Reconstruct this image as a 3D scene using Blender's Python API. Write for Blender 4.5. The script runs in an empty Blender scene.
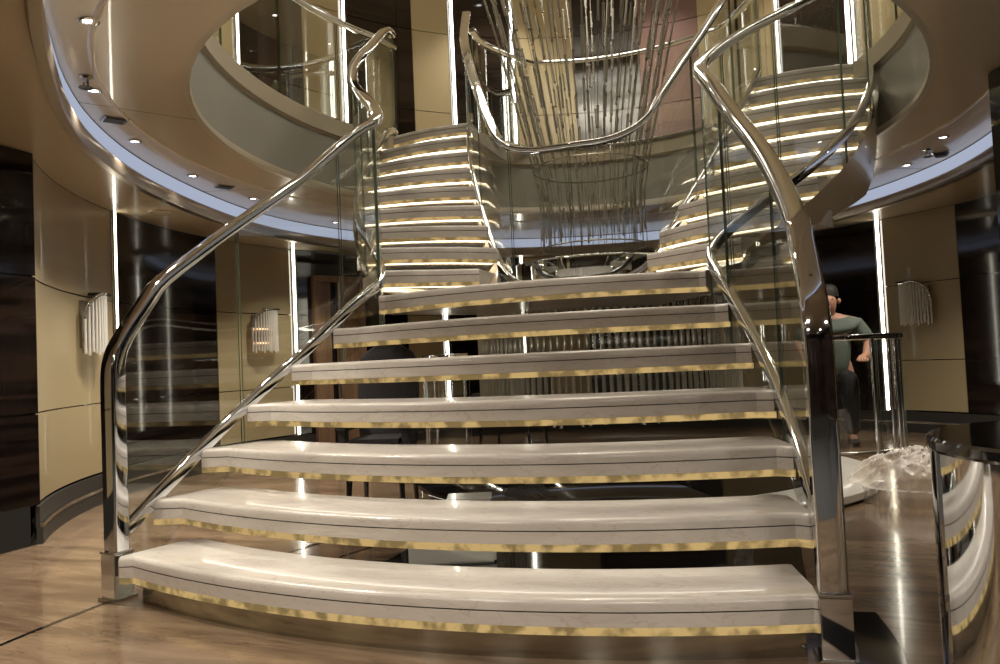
import bpy, math, random
from mathutils import Vector, noise
random.seed(7)
C = bpy.context.scene.collection
K = 1.1                      # layout units -> metres
PI = math.pi
def R(d): return math.radians(d)

# ------------------------------------------------------------------ materials
def mat(name):
    m = bpy.data.materials.new(name); m.use_nodes = True
    nt = m.node_tree; nt.nodes.clear()
    out = nt.nodes.new('ShaderNodeOutputMaterial')
    return m, nt, out
def N(nt, t, **kw):
    n = nt.nodes.new(t)
    for k, v in kw.items():
        if k in n.inputs: n.inputs[k].default_value = v
        else: setattr(n, k, v)
    return n
def pbr(name, col, rough=.4, metal=0, coat=0, bump=0, bscale=40, var=0, vscale=3, spec=.5, ior=1.5):
    m, nt, out = mat(name)
    b = N(nt, 'ShaderNodeBsdfPrincipled'); L = nt.links
    b.inputs['Base Color'].default_value = (*col, 1); b.inputs['Roughness'].default_value = rough
    b.inputs['Metallic'].default_value = metal; b.inputs['Coat Weight'].default_value = coat
    b.inputs['Coat Roughness'].default_value = .04; b.inputs['IOR'].default_value = ior
    b.inputs['Specular IOR Level'].default_value = spec
    tc = N(nt, 'ShaderNodeTexCoord')
    if var:
        n = N(nt, 'ShaderNodeTexNoise', Scale=vscale, Detail=5.0); L.new(tc.outputs['Object'], n.inputs['Vector'])
        mx = N(nt, 'ShaderNodeMix', data_type='RGBA')
        mx.inputs[6].default_value = (*[c * (1 - var) for c in col], 1); mx.inputs[7].default_value = (*[min(1, c * (1 + var)) for c in col], 1)
        L.new(n.outputs['Fac'], mx.inputs[0]); L.new(mx.outputs[2], b.inputs['Base Color'])
    if bump:
        n = N(nt, 'ShaderNodeTexNoise', Scale=bscale, Detail=3.0); L.new(tc.outputs['Object'], n.inputs['Vector'])
        bp = N(nt, 'ShaderNodeBump', Strength=bump, Distance=.01); L.new(n.outputs['Fac'], bp.inputs['Height']); L.new(bp.outputs[0], b.inputs['Normal'])
    L.new(b.outputs[0], out.inputs[0]); return m
def emit(name, col, s, var=0):
    m, nt, out = mat(name); e = N(nt, 'ShaderNodeEmission'); e.inputs[0].default_value = (*col, 1); e.inputs[1].default_value = s
    if var:
        tc = N(nt, 'ShaderNodeTexCoord'); n = N(nt, 'ShaderNodeTexNoise', Scale=15.0, Detail=3.0); r = N(nt, 'ShaderNodeValToRGB')
        r.color_ramp.elements[0].position = .42; r.color_ramp.elements[0].color = (*[c * (1 - var) for c in col], 1)
        r.color_ramp.elements[1].position = .58; r.color_ramp.elements[1].color = (*col, 1)
        nt.links.new(tc.outputs['Object'], n.inputs['Vector']); nt.links.new(n.outputs['Fac'], r.inputs[0]); nt.links.new(r.outputs[0], e.inputs[0])
    nt.links.new(e.outputs[0], out.inputs[0]); return m
def glass(name, tint, base=.04, grow=.9, rough=.01):
    m, nt, out = mat(name); L = nt.links
    t = N(nt, 'ShaderNodeBsdfTransparent'); t.inputs[0].default_value = (*tint, 1)
    g = N(nt, 'ShaderNodeBsdfGlossy'); g.inputs['Roughness'].default_value = rough; g.inputs[0].default_value = (.9, .93, .9, 1)
    lw = N(nt, 'ShaderNodeFresnel', IOR=1.5)
    mr = N(nt, 'ShaderNodeMath', operation='MULTIPLY_ADD'); mr.inputs[1].default_value = grow; mr.inputs[2].default_value = base; mr.use_clamp = True
    mn = N(nt, 'ShaderNodeMath', operation='MINIMUM'); mn.inputs[1].default_value = .24; L.new(mr.outputs[0], mn.inputs[0])
    L.new(lw.outputs[0], mr.inputs[0])
    mx = N(nt, 'ShaderNodeMixShader'); L.new(mn.outputs[0], mx.inputs[0]); L.new(t.outputs[0], mx.inputs[1]); L.new(g.outputs[0], mx.inputs[2])
    L.new(mx.outputs[0], out.inputs[0]); return m
def marble(name, c1, c2, c3, rough, scale=(1.2, 4, 4), rot=(0, 0, .5), coat=.3, vein=.5):
    m, nt, out = mat(name); L = nt.links
    b = N(nt, 'ShaderNodeBsdfPrincipled', Roughness=rough); b.inputs['Coat Weight'].default_value = coat; b.inputs['Coat Roughness'].default_value = .05
    tc = N(nt, 'ShaderNodeTexCoord'); mp = N(nt, 'ShaderNodeMapping'); mp.inputs['Rotation'].default_value = rot; mp.inputs['Scale'].default_value = scale
    L.new(tc.outputs['Object'], mp.inputs[0])
    n = N(nt, 'ShaderNodeTexNoise', Scale=1.3, Detail=8.0, Roughness=.62, Distortion=1.1); L.new(mp.outputs[0], n.inputs['Vector'])
    r = N(nt, 'ShaderNodeValToRGB'); r.color_ramp.elements[0].position = .36; r.color_ramp.elements[0].color = (*c1, 1)
    r.color_ramp.elements[1].position = .64; r.color_ramp.elements[1].color = (*c2, 1); L.new(n.outputs['Fac'], r.inputs[0])
    w = N(nt, 'ShaderNodeTexNoise', Scale=2.1, Detail=6.0, Distortion=2.2); L.new(mp.outputs[0], w.inputs['Vector'])
    r2 = N(nt, 'ShaderNodeValToRGB'); r2.color_ramp.elements[0].position = .485; r2.color_ramp.elements[0].color = (0, 0, 0, 1)
    r2.color_ramp.elements[1].position = .515; r2.color_ramp.elements[1].color = (0, 0, 0, 1)
    e = r2.color_ramp.elements.new(.5); e.color = (vein, vein, vein, 1); L.new(w.outputs['Fac'], r2.inputs[0])
    mx = N(nt, 'ShaderNodeMix', data_type='RGBA'); L.new(r2.outputs[0], mx.inputs[0]); L.new(r.outputs[0], mx.inputs[6]); mx.inputs[7].default_value = (*c3, 1)
    L.new(mx.outputs[2], b.inputs['Base Color']); L.new(b.outputs[0], out.inputs[0]); return m
def wood(name, c1, c2, rough, scale=(1, 1, 26), coat=.6, spec=.5):
    m, nt, out = mat(name); L = nt.links
    b = N(nt, 'ShaderNodeBsdfPrincipled', Roughness=rough); b.inputs['Coat Weight'].default_value = coat; b.inputs['Coat Roughness'].default_value = .03
    tc = N(nt, 'ShaderNodeTexCoord'); mp = N(nt, 'ShaderNodeMapping'); mp.inputs['Scale'].default_value = scale; L.new(tc.outputs['Object'], mp.inputs[0])
    n = N(nt, 'ShaderNodeTexNoise', Scale=.8, Detail=6.0, Distortion=.5); L.new(mp.outputs[0], n.inputs['Vector'])
    r = N(nt, 'ShaderNodeValToRGB'); r.color_ramp.elements[0].position = .42; r.color_ramp.elements[0].color = (*c1, 1)
    r.color_ramp.elements[1].position = .6; r.color_ramp.elements[1].color = (*c2, 1); L.new(n.outputs['Fac'], r.inputs[0])
    L.new(r.outputs[0], b.inputs['Base Color']); L.new(b.outputs[0], out.inputs[0]); return m

M = {}
M['tread'] = marble('tread_marble', (.57, .525, .475), (.68, .635, .58), (.46, .37, .30), .24, vein=.5)
M['groove'] = pbr('groove_dark', (.05, .04, .035), .6)
M['floor'] = marble('floor_marble', (.135, .088, .055), (.30, .21, .135), (.10, .062, .04), .16, scale=(.7, 3.6, 3), rot=(0, 0, .55), coat=.22)
M['floordark'] = pbr('black_granite', (.012, .011, .011), .08, coat=.5)
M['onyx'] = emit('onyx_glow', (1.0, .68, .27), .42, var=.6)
M['led'] = emit('led_warm_white', (1, .93, .80), 7.5)
M['strip'] = emit('wall_strip_white', (1, .94, .78), 11.0)
M['strip_up'] = emit('upper_strip_white', (1, .95, .84), 10.0)
M['cove'] = emit('cove_light', (.70, .78, 1.0), .42)
M['fillbulb'] = emit('added_bulb', (1, .9, .74), 3)  # glow of the globes added inside the chandelier
M['spot'] = emit('spot_lens', (1, .95, .9), 12)
M['chrome'] = pbr('chrome', (.74, .765, .80), .05, 1)
M['steel'] = pbr('brushed_steel', (.46, .43, .39), .22, 1)
M['bronze'] = pbr('polished_bronze', (.46, .38, .30), .3, 1)
M['riser'] = pbr('riser_metal', (.42, .36, .27), .2, 1)
M['beige'] = pbr('beige_lacquer', (.39, .32, .185), .34, coat=.1, var=.05, vscale=1.2)
M['ceil'] = pbr('ceiling_lacquer', (.74, .63, .46), .22, coat=.5, var=.03)
M['outerceil'] = pbr('outer_ceiling_lacquer', (.60, .49, .33), .24, coat=.5)
M['dark'] = wood('dark_ebony_gloss', (.006, .004, .0035), (.020, .012, .009), .07, coat=.2)
M['plinth'] = pbr('plinth_metal', (.48, .47, .40), .12, 1)
M['darksheet'] = pbr('dark_reflection_sheet', (.012, .010, .009), .8, bump=.2, bscale=120)  # for the added sheet mirrored in the newels
M['black'] = pbr('black_gloss', (.01, .009, .009), .07, coat=.6)
M['pink'] = pbr('rose_mirror', (.15, .085, .07), .3, .3)
M['fascia'] = pbr('void_fascia_grey', (.36, .35, .30), .45, var=.06)
M['rim'] = pbr('deck_rim_cream', (.50, .44, .32), .35)
M['brownwood'] = wood('doorway_wood', (.20, .12, .07), (.28, .17, .10), .4, scale=(20, 20, 1), coat=.1)
M['glass'] = glass('balustrade_glass', (.975, .98, .965), .012, .8)
M['glassedge'] = pbr('glass_edge_green', (.12, .17, .12), .1, coat=.5)
M['rod'] = pbr('rod_glass', (.46, .43, .35), .12, 0, coat=.6)
for q in ('rod',): M[q].node_tree.nodes['Principled BSDF'].inputs['Alpha'].default_value = .55
M['rodlow'] = pbr('screen_rod_glass', (.50, .47, .38), .1, .2, coat=.6)
M['rodlow'].node_tree.nodes['Principled BSDF'].inputs['Alpha'].default_value = .6
M['wire'] = pbr('rod_wire', (.30, .27, .21), .3, 1)
M['sconceglass'] = pbr('sconce_glass', (.85, .83, .78), .15, 0, coat=.5)
M['sconceglass'].node_tree.nodes['Principled BSDF'].inputs['Alpha'].default_value = .75
M['warmlamp'] = emit('sconce_lamp', (1, .55, .32), 3.5)
M['white'] = pbr('white_stone', (.62, .60, .54), .25, coat=.3)
M['skin'] = pbr('skin', (.42, .22, .15), .55, bump=.1)
M['hair'] = pbr('dark_hair', (.02, .015, .012), .6, bump=.6, bscale=90)
M['shirt'] = pbr('grey_green_cotton', (.10, .125, .105), .85, bump=.3, bscale=60)
M['trousers'] = pbr('black_trousers', (.012, .012, .014), .8, bump=.2)
M['fabric'] = pbr('dark_fabric', (.022, .019, .02), .75, bump=.4, bscale=80)
M['vent'] = pbr('dark_vent', (.03, .028, .025), .5)
M['speaker'] = pbr('speaker_grille_beige', (.38, .31, .21), .5, bump=.4, bscale=200)
M['yellow'] = pbr('yellow_plastic', (.7, .5, .05), .4)
m, nt, out = mat('crumpled_plastic')
t = N(nt, 'ShaderNodeBsdfTransparent'); t.inputs[0].default_value = (.92, .9, .86, 1)
d = N(nt, 'ShaderNodeBsdfPrincipled', Roughness=.22); d.inputs['Base Color'].default_value = (.92, .88, .84, 1)
lw = N(nt, 'ShaderNodeLayerWeight', Blend=.35); mm = N(nt, 'ShaderNodeMath', operation='MULTIPLY_ADD'); mm.inputs[1].default_value = .7; mm.inputs[2].default_value = .12
mx = N(nt, 'ShaderNodeMixShader'); nt.links.new(lw.outputs['Facing'], mm.inputs[0]); nt.links.new(mm.outputs[0], mx.inputs[0])
nt.links.new(t.outputs[0], mx.inputs[1]); nt.links.new(d.outputs[0], mx.inputs[2]); nt.links.new(mx.outputs[0], out.inputs[0]); M['plastic'] = m

# ------------------------------------------------------------------ objects
BASE = {}
def thing(name, label, cat, loc=(0, 0, 0), group=None):
    o = bpy.data.objects.new(name, None); C.objects.link(o); o.location = Vector(loc) * K; o.empty_display_size = .05
    o['label'] = label; o['category'] = cat
    if group: o['group'] = group
    BASE[o] = Vector(loc); return o
def tag(o, label, cat, group=None, kind=None):
    o['label'] = label; o['category'] = cat
    if group: o['group'] = group
    if kind: o['kind'] = kind
    return o
class MB:
    def __init__(s): s.v = []; s.f = []; s.m = []; s.mats = []
    def mi(s, m):
        m = m or 'chrome'
        if m not in s.mats: s.mats.append(m)
        return s.mats.index(m)
    def grid(s, rows, m=None, closed_u=False, closed_v=False):
        """rows: list of lists of points, all one length"""
        b = len(s.v); nu = len(rows); nv = len(rows[0]); k = s.mi(m)
        for r in rows: s.v += [tuple(p) for p in r]
        for i in range(nu if closed_u else nu - 1):
            for j in range(nv if closed_v else nv - 1):
                a = b + i * nv + j; c = b + i * nv + (j + 1) % nv
                d_ = b + ((i + 1) % nu) * nv + (j + 1) % nv; e = b + ((i + 1) % nu) * nv + j
                s.f.append((a, c, d_, e)); s.m.append(k)
        return b
    def ngon(s, pts, m=None):
        b = len(s.v); s.v += [tuple(p) for p in pts]; s.f.append(tuple(range(b, b + len(pts)))); s.m.append(s.mi(m))
    def box(s, c, sz, rz=0, m=None):
        x, y, z = sz[0] / 2, sz[1] / 2, sz[2] / 2; ca, sa = math.cos(rz), math.sin(rz)
        P = [(c[0] + X * ca - Y * sa, c[1] + X * sa + Y * ca, c[2] + Z) for X, Y, Z in
             ((-x, -y, -z), (x, -y, -z), (x, y, -z), (-x, y, -z), (-x, -y, z), (x, -y, z), (x, y, z), (-x, y, z))]
        b = len(s.v); s.v += P; k = s.mi(m)
        for f in ((0, 3, 2, 1), (4, 5, 6, 7), (0, 1, 5, 4), (1, 2, 6, 5), (2, 3, 7, 6), (3, 0, 4, 7)):
            s.f.append(tuple(b + i for i in f)); s.m.append(k)
    def lathe(s, prof, c, seg=24, m=None, a0=0, a1=2 * PI):
        full = abs(a1 - a0 - 2 * PI) < 1e-6; n = seg if full else seg + 1
        rows = [[(c[0] + r * math.cos(a0 + (a1 - a0) * i / seg), c[1] + r * math.sin(a0 + (a1 - a0) * i / seg), c[2] + z) for i in range(n)] for r, z in prof]
        s.grid(rows, m, closed_v=full)
    def tube(s, path, r, seg=8, m=None):
        rs = r if isinstance(r, (list, tuple)) else [r] * len(path)
        path = [Vector(p) for p in path]; rows = []; N0 = None
        for i, p in enumerate(path):
            t = (path[min(i + 1, len(path) - 1)] - path[max(i - 1, 0)]).normalized()
            if N0 is None:
                N0 = t.cross(Vector((0, 0, 1)))
                if N0.length < 1e-3: N0 = t.cross(Vector((1, 0, 0)))
            N0 = (N0 - t * N0.dot(t)).normalized(); B = t.cross(N0)
            rows.append([p + (N0 * math.cos(2 * PI * k / seg) + B * math.sin(2 * PI * k / seg)) * rs[i] for k in range(seg)])
        s.grid(rows, m, closed_v=True); s.ngon(rows[0][::-1], m); s.ngon(rows[-1], m)
    def sweep(s, path, lats, prof, m=None):
        """prof: closed list (lateral, normal) or function of index"""
        path = [Vector(p) for p in path]; rows = []
        for i, p in enumerate(path):
            t = (path[min(i + 1, len(path) - 1)] - path[max(i - 1, 0)]).normalized()
            la = Vector(lats[i]); la = (la - t * la.dot(t)).normalized(); up = la.cross(t)
            pr = prof(i) if callable(prof) else prof
            rows.append([p + la * a + up * b_ for a, b_ in pr])
        s.grid(rows, m, closed_v=True); s.ngon(rows[0][::-1], m); s.ngon(rows[-1], m)
    def build(s, name, m=None, parent=None, base=None, smooth=None, bevel=0):
        if parent is not None: base = BASE[parent]
        base = Vector(base or (0, 0, 0))
        me = bpy.data.meshes.new(name); me.from_pydata([tuple((Vector(v) - base) * K) for v in s.v], [], s.f)
        names = s.mats
        for i, n_ in enumerate(names):
            me.materials.append(M[m if (n_ == 'chrome' and m) else n_])
        me.polygons.foreach_set('material_index', s.m); me.update()
        import bmesh
        bm = bmesh.new(); bm.from_mesh(me); bmesh.ops.remove_doubles(bm, verts=bm.verts, dist=1e-5); bmesh.ops.recalc_face_normals(bm, faces=bm.faces)
        if bevel: bmesh.ops.bevel(bm, geom=[e for e in bm.edges if len(e.link_faces) == 2 and e.calc_face_angle(0) > .6], offset=bevel * K, segments=2, affect='EDGES', clamp_overlap=True)
        bm.to_mesh(me); bm.free()
        if smooth is not None: me.shade_smooth(); me.set_sharp_from_angle(angle=R(smooth))
        o = bpy.data.objects.new(name, me); C.objects.link(o)
        if parent is not None: o.parent = parent
        else: o.location = base * K
        BASE[o] = base
        return o
def struct(o): o['kind'] = 'structure'; return o

def catmull(pts, n=8):
    P = [Vector(p) for p in pts]; P = [P[0] * 2 - P[1]] + P + [P[-1] * 2 - P[-2]]; out_ = []
    for i in range(1, len(P) - 2):
        a, b, c, d_ = P[i - 1:i + 3]
        for k in range(n):
            t = k / n; out_.append(.5 * ((2 * b) + (c - a) * t + (2 * a - 5 * b + 4 * c - d_) * t * t + (3 * b - a - 3 * c + d_) * t ** 3))
    out_.append(P[-2]); return out_
def oct_prof(w, h, c=.3):
    w /= 2; h /= 2; r = min(w, h) * 2 * c; P = []
    for cx, cy, a in ((w - r, h - r, 0), (-w + r, h - r, 90), (-w + r, -h + r, 180), (w - r, -h + r, 270)):
        for k in range(4): P.append((cx + r * math.cos(R(a + 30 * k)), cy + r * math.sin(R(a + 30 * k))))
    return P

# ------------------------------------------------------------------ room outline
CX, CY, RW = 0.0, 3.1, 3.45
ZC0, ZC1, ZD, ZT = 2.0, 2.15, 2.72, 5.2      # outer ceiling, inner ceiling, upper deck, upper ceiling
XL, XR, YB = -2.47, 2.9, -5.2
A_R = math.degrees(math.atan2(-math.sqrt(RW ** 2 - XR ** 2), XR)); A_L = 360 - math.degrees(math.acos(XL / RW))
def bound(th):
    c, s_ = math.cos(R(th)), math.sin(R(th)); t = (th + 720) % 360
    if t <= A_L or t >= 360 + A_R: return (CX + RW * c, CY + RW * s_)
    ks = []
    if c < -1e-6: ks.append((XL - CX) / c)
    if c > 1e-6: ks.append((XR - CX) / c)
    ks.append((YB - CY) / s_); k = min(x for x in ks if x > 0); return (CX + k * c, CY + k * s_)
RT = [(0, 2.5), (10, 2.5), (37, 2.66), (60, 2.95), (90, 3.05), (130, 3.05), (158, 2.97), (198, 2.86), (217, 3.02), (233, 3.25), (243, 3.42), (252, 3.62), (262, 4.0), (275, 4.2), (292, 3.9), (315, 3.0), (340, 2.6), (360, 2.5)]
def ring(th, off=0):
    t = th % 360
    for (a, ra), (b, rb) in zip(RT, RT[1:]):
        if a <= t <= b:
            u = (t - a) / (b - a); u = u * u * (3 - 2 * u) if 0 else u; r = ra + (rb - ra) * u; break
    return (CX + (r + off) * math.cos(R(t)), CY + (r + off) * math.sin(R(t)))
def ringsmooth(th, off=0):
    xs = [ring(th + d_, off) for d_ in (-9, -6, -3, 0, 3, 6, 9)]; return (sum(x for x, _ in xs) / 7, sum(y for _, y in xs) / 7)
EX, EY, EN = 1.98, 2.3, 2.45
def void(th, k=1.0, off=0):
    p = void0(th, k, off); return (p[0] - .05, p[1])
def void0(th, k=1.0, off=0):
    """void ellipse about (0, 2.4), parametrised by the ray angle seen from (0, 3.1)"""
    c, s_ = math.cos(R(th)), math.sin(R(th)); ey = EY if s_ > -.3 else EN
    oy = CY - 2.4; A = c * c / EX ** 2 + s_ * s_ / ey ** 2; B = 2 * oy * s_ / ey ** 2; D = oy * oy / ey ** 2 - k * k
    r = (-B + math.sqrt(B * B - 4 * A * D)) / (2 * A) + off
    return (CX + r * c, CY + r * s_)
TH = [i * 3 for i in range(121)]
corner = sorted(set(TH + [A_L, 360 + A_R, math.degrees(math.atan2(YB - CY, XL)) % 360, math.degrees(math.atan2(YB - CY, XR)) % 360]))
def z_(p, z): return (p[0], p[1], z)

# floor
mb = MB(); mb.ngon([z_(bound(t), 0) for t in corner[:-1]]); mb.ngon([z_(bound(t), -.12) for t in corner[:-1]][::-1])
struct(mb.build('floor', 'floor'))
# dark polished inlays in the floor: flat stone set flush
def inlay(pts, w, name='floor_inlay'):
    P = catmull([(x, y, .002) for x, y in pts], 6); mb = MB(); a, b = [], []
    for i, p in enumerate(P):
        t = (P[min(i + 1, len(P) - 1)] - P[max(i - 1, 0)]).normalized(); n = Vector((-t.y, t.x, 0)) * w / 2
        a.append(p + n); b.append(p - n)
    mb.grid([a, b]); o = struct(mb.build('trim_' + name, 'floordark')); return o
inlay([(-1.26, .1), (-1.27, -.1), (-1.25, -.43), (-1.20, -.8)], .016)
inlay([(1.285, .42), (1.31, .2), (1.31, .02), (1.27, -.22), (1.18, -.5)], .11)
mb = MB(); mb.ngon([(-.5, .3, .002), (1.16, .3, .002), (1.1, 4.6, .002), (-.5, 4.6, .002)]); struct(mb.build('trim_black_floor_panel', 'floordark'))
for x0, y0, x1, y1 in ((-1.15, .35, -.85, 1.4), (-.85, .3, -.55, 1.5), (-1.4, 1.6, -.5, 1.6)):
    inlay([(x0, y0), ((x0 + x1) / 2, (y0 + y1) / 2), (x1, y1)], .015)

mb = MB(); mb.ngon([(XL + .02, YB + .02, .003), (XR - .02, YB + .02, .003), (XR - .02, -1.75, .003), (XL + .02, -1.75, .003)]); struct(mb.build('trim_added_dark_sheet', 'darksheet'))  # unseen dark sheet added so the newel posts reflect black
# ceilings
mb = MB()
mb.grid([[z_(void(t), ZC1) for t in TH], [z_(void(t, 1.16), ZC1) for t in TH], [z_(ringsmooth(t), ZC1) for t in TH]])
struct(mb.build('ceiling', 'ceil', smooth=30))
mb = MB(); mb.grid([[z_(ringsmooth(t), ZC0) for t in corner], [z_(bound(t), ZC0) for t in corner]]); struct(mb.build('ceiling_lower', 'outerceil'))
mb = MB(); mb.grid([[z_(void(t), ZD) for t in corner], [z_(bound(t), ZD) for t in corner]]); struct(mb.build('floor_upper', 'beige'))
mb = MB(); mb.ngon([z_(bound(t), ZT) for t in corner[:-1]]); struct(mb.build('ceiling_upper', 'outerceil'))
# ridge on the inner ceiling
mb = MB(); mb.grid([[z_(void(t, 1.16, o_), z) for t in TH] for o_, z in ((-.012, ZC1), (-.004, ZC1 - .008), (.004, ZC1 - .008), (.012, ZC1))]); struct(mb.build('trim_ceiling_ridge', 'ceil', smooth=60))
for th in (196, 232, 30):   # fine joints
    a, b = void(th), ringsmooth(th); t = Vector((b[0] - a[0], b[1] - a[1], 0)).normalized(); n = Vector((-t.y, t.x, 0)) * .003
    mb = MB(); A = Vector(z_(a, ZC1 - .001)); B = Vector(z_(b, ZC1 - .001)); mb.ngon([A + n, B + n, B - n, A - n]); struct(mb.build('trim_ceiling_joint', 'groove'))
# cove: recessed light band and the polished lip below it
mb = MB(); mb.grid([[z_(ringsmooth(t, .0), ZC1 - .005) for t in TH], [z_(ringsmooth(t, .0), ZC1 - .095) for t in TH]])
cv = tag(mb.build('cove_light', 'cove', smooth=60), 'long curved cool white cove light running round the ceiling recess', 'light')
mb = MB(); mb.grid([[z_(ringsmooth(t, o_), z) for t in TH] for o_, z in ((0, ZC0 + .055), (-.012, ZC0 + .05), (-.02, ZC0 + .03), (-.02, ZC0 - .02), (-.01, ZC0 - .035), (.03, ZC0 - .035), (.04, ZC0))])
struct(mb.build('trim_cove_lip', 'bronze', smooth=50))
# void fascia
mb = MB(); mb.grid([[z_(void(t, 1, o_), z) for t in TH] for o_, z in ((0, ZC1), (-.03, ZC1 + .0), (-.03, ZC1 + .03), (0.0, ZC1 + .06))]); struct(mb.build('trim_void_lip', 'rim', smooth=50))
mb = MB(); mb.grid([[z_(void(t), z) for t in TH] for z in (ZC1 + .06, 2.3, 2.45, ZD - .13)]); struct(mb.build('trim_void_fascia', 'fascia', smooth=60))
mb = MB(); mb.grid([[z_(void(t, 1, o_), z) for t in TH] for o_, z in ((0, ZD - .135), (-.006, ZD - .13), (-.006, ZD - .125), (-.03, ZD - .12), (-.03, ZD), (.06, ZD + .002))]); struct(mb.build('trim_void_rim', 'rim', smooth=50))

# ------------------------------------------------------------------ walls
def arcpts(a0, a1, r, n=None):
    n = n or max(2, int(abs(a1 - a0) / 2) + 1); return [(CX + r * math.cos(R(a0 + (a1 - a0) * i / n)), CY + r * math.sin(R(a0 + (a1 - a0) * i / n))) for i in range(n + 1)]
def curved_panel(mb, a0, a1, r, z0, z1, th=.02):
    f = arcpts(a0, a1, r); b = arcpts(a0, a1, r + th)
    mb.grid([[z_(p, z0) for p in b], [z_(p, z0) for p in f], [z_(p, z1) for p in f], [z_(p, z1) for p in b]])
    for i in (0, -1): mb.ngon([z_(b[i], z0), z_(f[i], z0), z_(f[i], z1), z_(b[i], z1)])
def wall_shell(name, pts, z0, z1):
    mb = MB(); mb.grid([[z_(p, z0) for p in pts], [z_(p, z1) for p in pts]])
    return struct(mb.build(name, 'black'))
def wall(name, a0, a1, z0, z1, secs, rows):
    w = wall_shell(name, arcpts(a0, a1, RW + .03), z0, z1)
    for (p0, p1, m) in secs:
        for r0, r1 in zip(rows, rows[1:]):
            mb = MB(); curved_panel(mb, p0 + .04, p1 - .04, RW, r0 + .004, r1 - .004)
            mb.build('wall_panel', m, w, smooth=40)
    return w
rows = [.2, .66, 1.36, ZC0]
wall('wall_left', 140, A_L, 0, ZC0, [(199.8, A_L, 'beige'), (177.7, 198.6, 'dark'), (163, 177.7, 'beige'), (140, 149, 'dark'), (158.7, 161.6, 'dark')], rows)
wall('wall_back', 70, 140, 0, ZC0, [(133.4, 140, 'beige'), (118, 131.8, 'dark'), (105, 117, 'beige'), (82, 105, 'dark'), (70, 82, 'beige')], rows)
wall('wall_right', A_R, 70, 0, ZC0, [(66, 70, 'beige'), (53.6, 66, 'dark'), (40.5, 52.3, 'beige'), (A_R, 40.5, 'dark')], rows)
up = [ZD, 3.65, 4.56, ZT]
wall('wall_upper_left', 140, A_L, ZD, ZT, [(195, A_L, 'dark'), (172.6, 195, 'beige'), (158.8, 171.3, 'dark'), (151.4, 158.8, 'beige'), (140, 149.8, 'dark')], up)
wall('wall_upper_back', 70, 140, ZD, ZT, [(137, 140, 'dark'), (129.8, 137, 'beige'), (118, 128.4, 'dark'), (105.4, 116.8, 'beige'), (93, 105.4, 'dark'), (82, 93, 'pink'), (75.2, 82, 'beige'), (70, 74.7, 'beige')], up)
wall('wall_upper_right', A_R, 70, ZD, ZT, [(68.3, 70, 'beige'), (56.1, 67.3, 'dark'), (46, 54.4, 'beige'), (A_R, 46, 'dark')], up)
# straight parts of the lobby behind and beside the camera
pL, pR = (XL, CY - math.sqrt(RW ** 2 - XL ** 2)), (XR, CY - math.sqrt(RW ** 2 - XR ** 2))
def flatwall(name, a, b, secs, zz):
    w = wall_shell(name, [a, b], zz[0], zz[-1]); v = Vector((b[0] - a[0], b[1] - a[1])); ln = v.length; v /= ln; n = Vector((CX - (a[0] + b[0]) / 2, 0 - (a[1] + b[1]) / 2)); nn = Vector((-v.y, v.x)); nn = nn if nn.dot(n) > 0 else -nn
    for u0, u1, m in secs:
        for r0, r1 in zip(zz, zz[1:]):
            mb = MB(); c = Vector(a) + v * (u0 + u1) / 2 * ln + nn * .015
            mb.box((c.x, c.y, (r0 + r1) / 2), ((u1 - u0) * ln - .006, .02, r1 - r0 - .008), math.atan2(v.y, v.x)); mb.build('wall_panel', m, w)
flatwall('wall_lobby_left', pL, (XL, YB), [(0, .2, 'dark'), (.2, .4, 'beige'), (.4, .6, 'dark'), (.6, .8, 'beige'), (.8, 1, 'dark')], rows)
flatwall('wall_lobby_right', pR, (XR, YB), [(0, .12, 'dark'), (.12, .25, 'beige'), (.25, .6, 'dark'), (.6, 1, 'dark')], rows)
flatwall('wall_front', (XL, YB), (XR, YB), [(0, .3, 'dark'), (.3, .38, 'dark'), (.38, .7, 'dark'), (.7, 1, 'dark')], rows)
flatwall('wall_upper_lobby_left', pL, (XL, YB), [(0, .5, 'dark'), (.5, 1, 'beige')], up)
flatwall('wall_upper_lobby_right', pR, (XR, YB), [(0, .5, 'dark'), (.5, 1, 'beige')], up)
flatwall('wall_upper_front', (XL, YB), (XR, YB), [(0, .5, 'dark'), (.5, 1, 'beige')], up)
# baseboards: dark foot with a metal line
for nm, a0, a1 in (('left', 159, A_L), ('back', 70, 149), ('right', A_R, 70)):
    mb = MB(); curved_panel(mb, a0, a1, RW - .025, 0, .085, .03); curved_panel(mb, a0, a1, RW - .012, .085, .19, .02); b = struct(mb.build('baseboard_' + nm, 'vent', smooth=40))
    mb = MB(); curved_panel(mb, a0, a1, RW - .03, .085, .105, .02); mb.build('metal_line', 'steel', b, smooth=40)

# doorway on the left
dr = None
mb = MB()
for a in (158.5, 149.2): p = arcpts(a, a + .1, RW - .03, 1)[0]; mb.box((p[0], p[1], .87), (.05, .05, 1.74), R(a))
curved_panel(mb, 149.2, 158.5, RW - .05, 1.70, 1.76, .05)
dr = struct(mb.build('door_1', 'brownwood'))
mb = MB(); curved_panel(mb, 149.2, 154, RW - .01, 0, 1.70, .02); mb.build('door_leaf', 'brownwood', dr)
mb = MB(); curved_panel(mb, 153.6, 154.0, RW - .04, 0, 1.70, .02); mb.build('door_edge', 'bronze', dr)
mb = MB(); curved_panel(mb, 155, 158.2, RW + .01, 0, 1.7, .02); mb.build('inner_panel', 'brownwood', dr)

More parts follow.
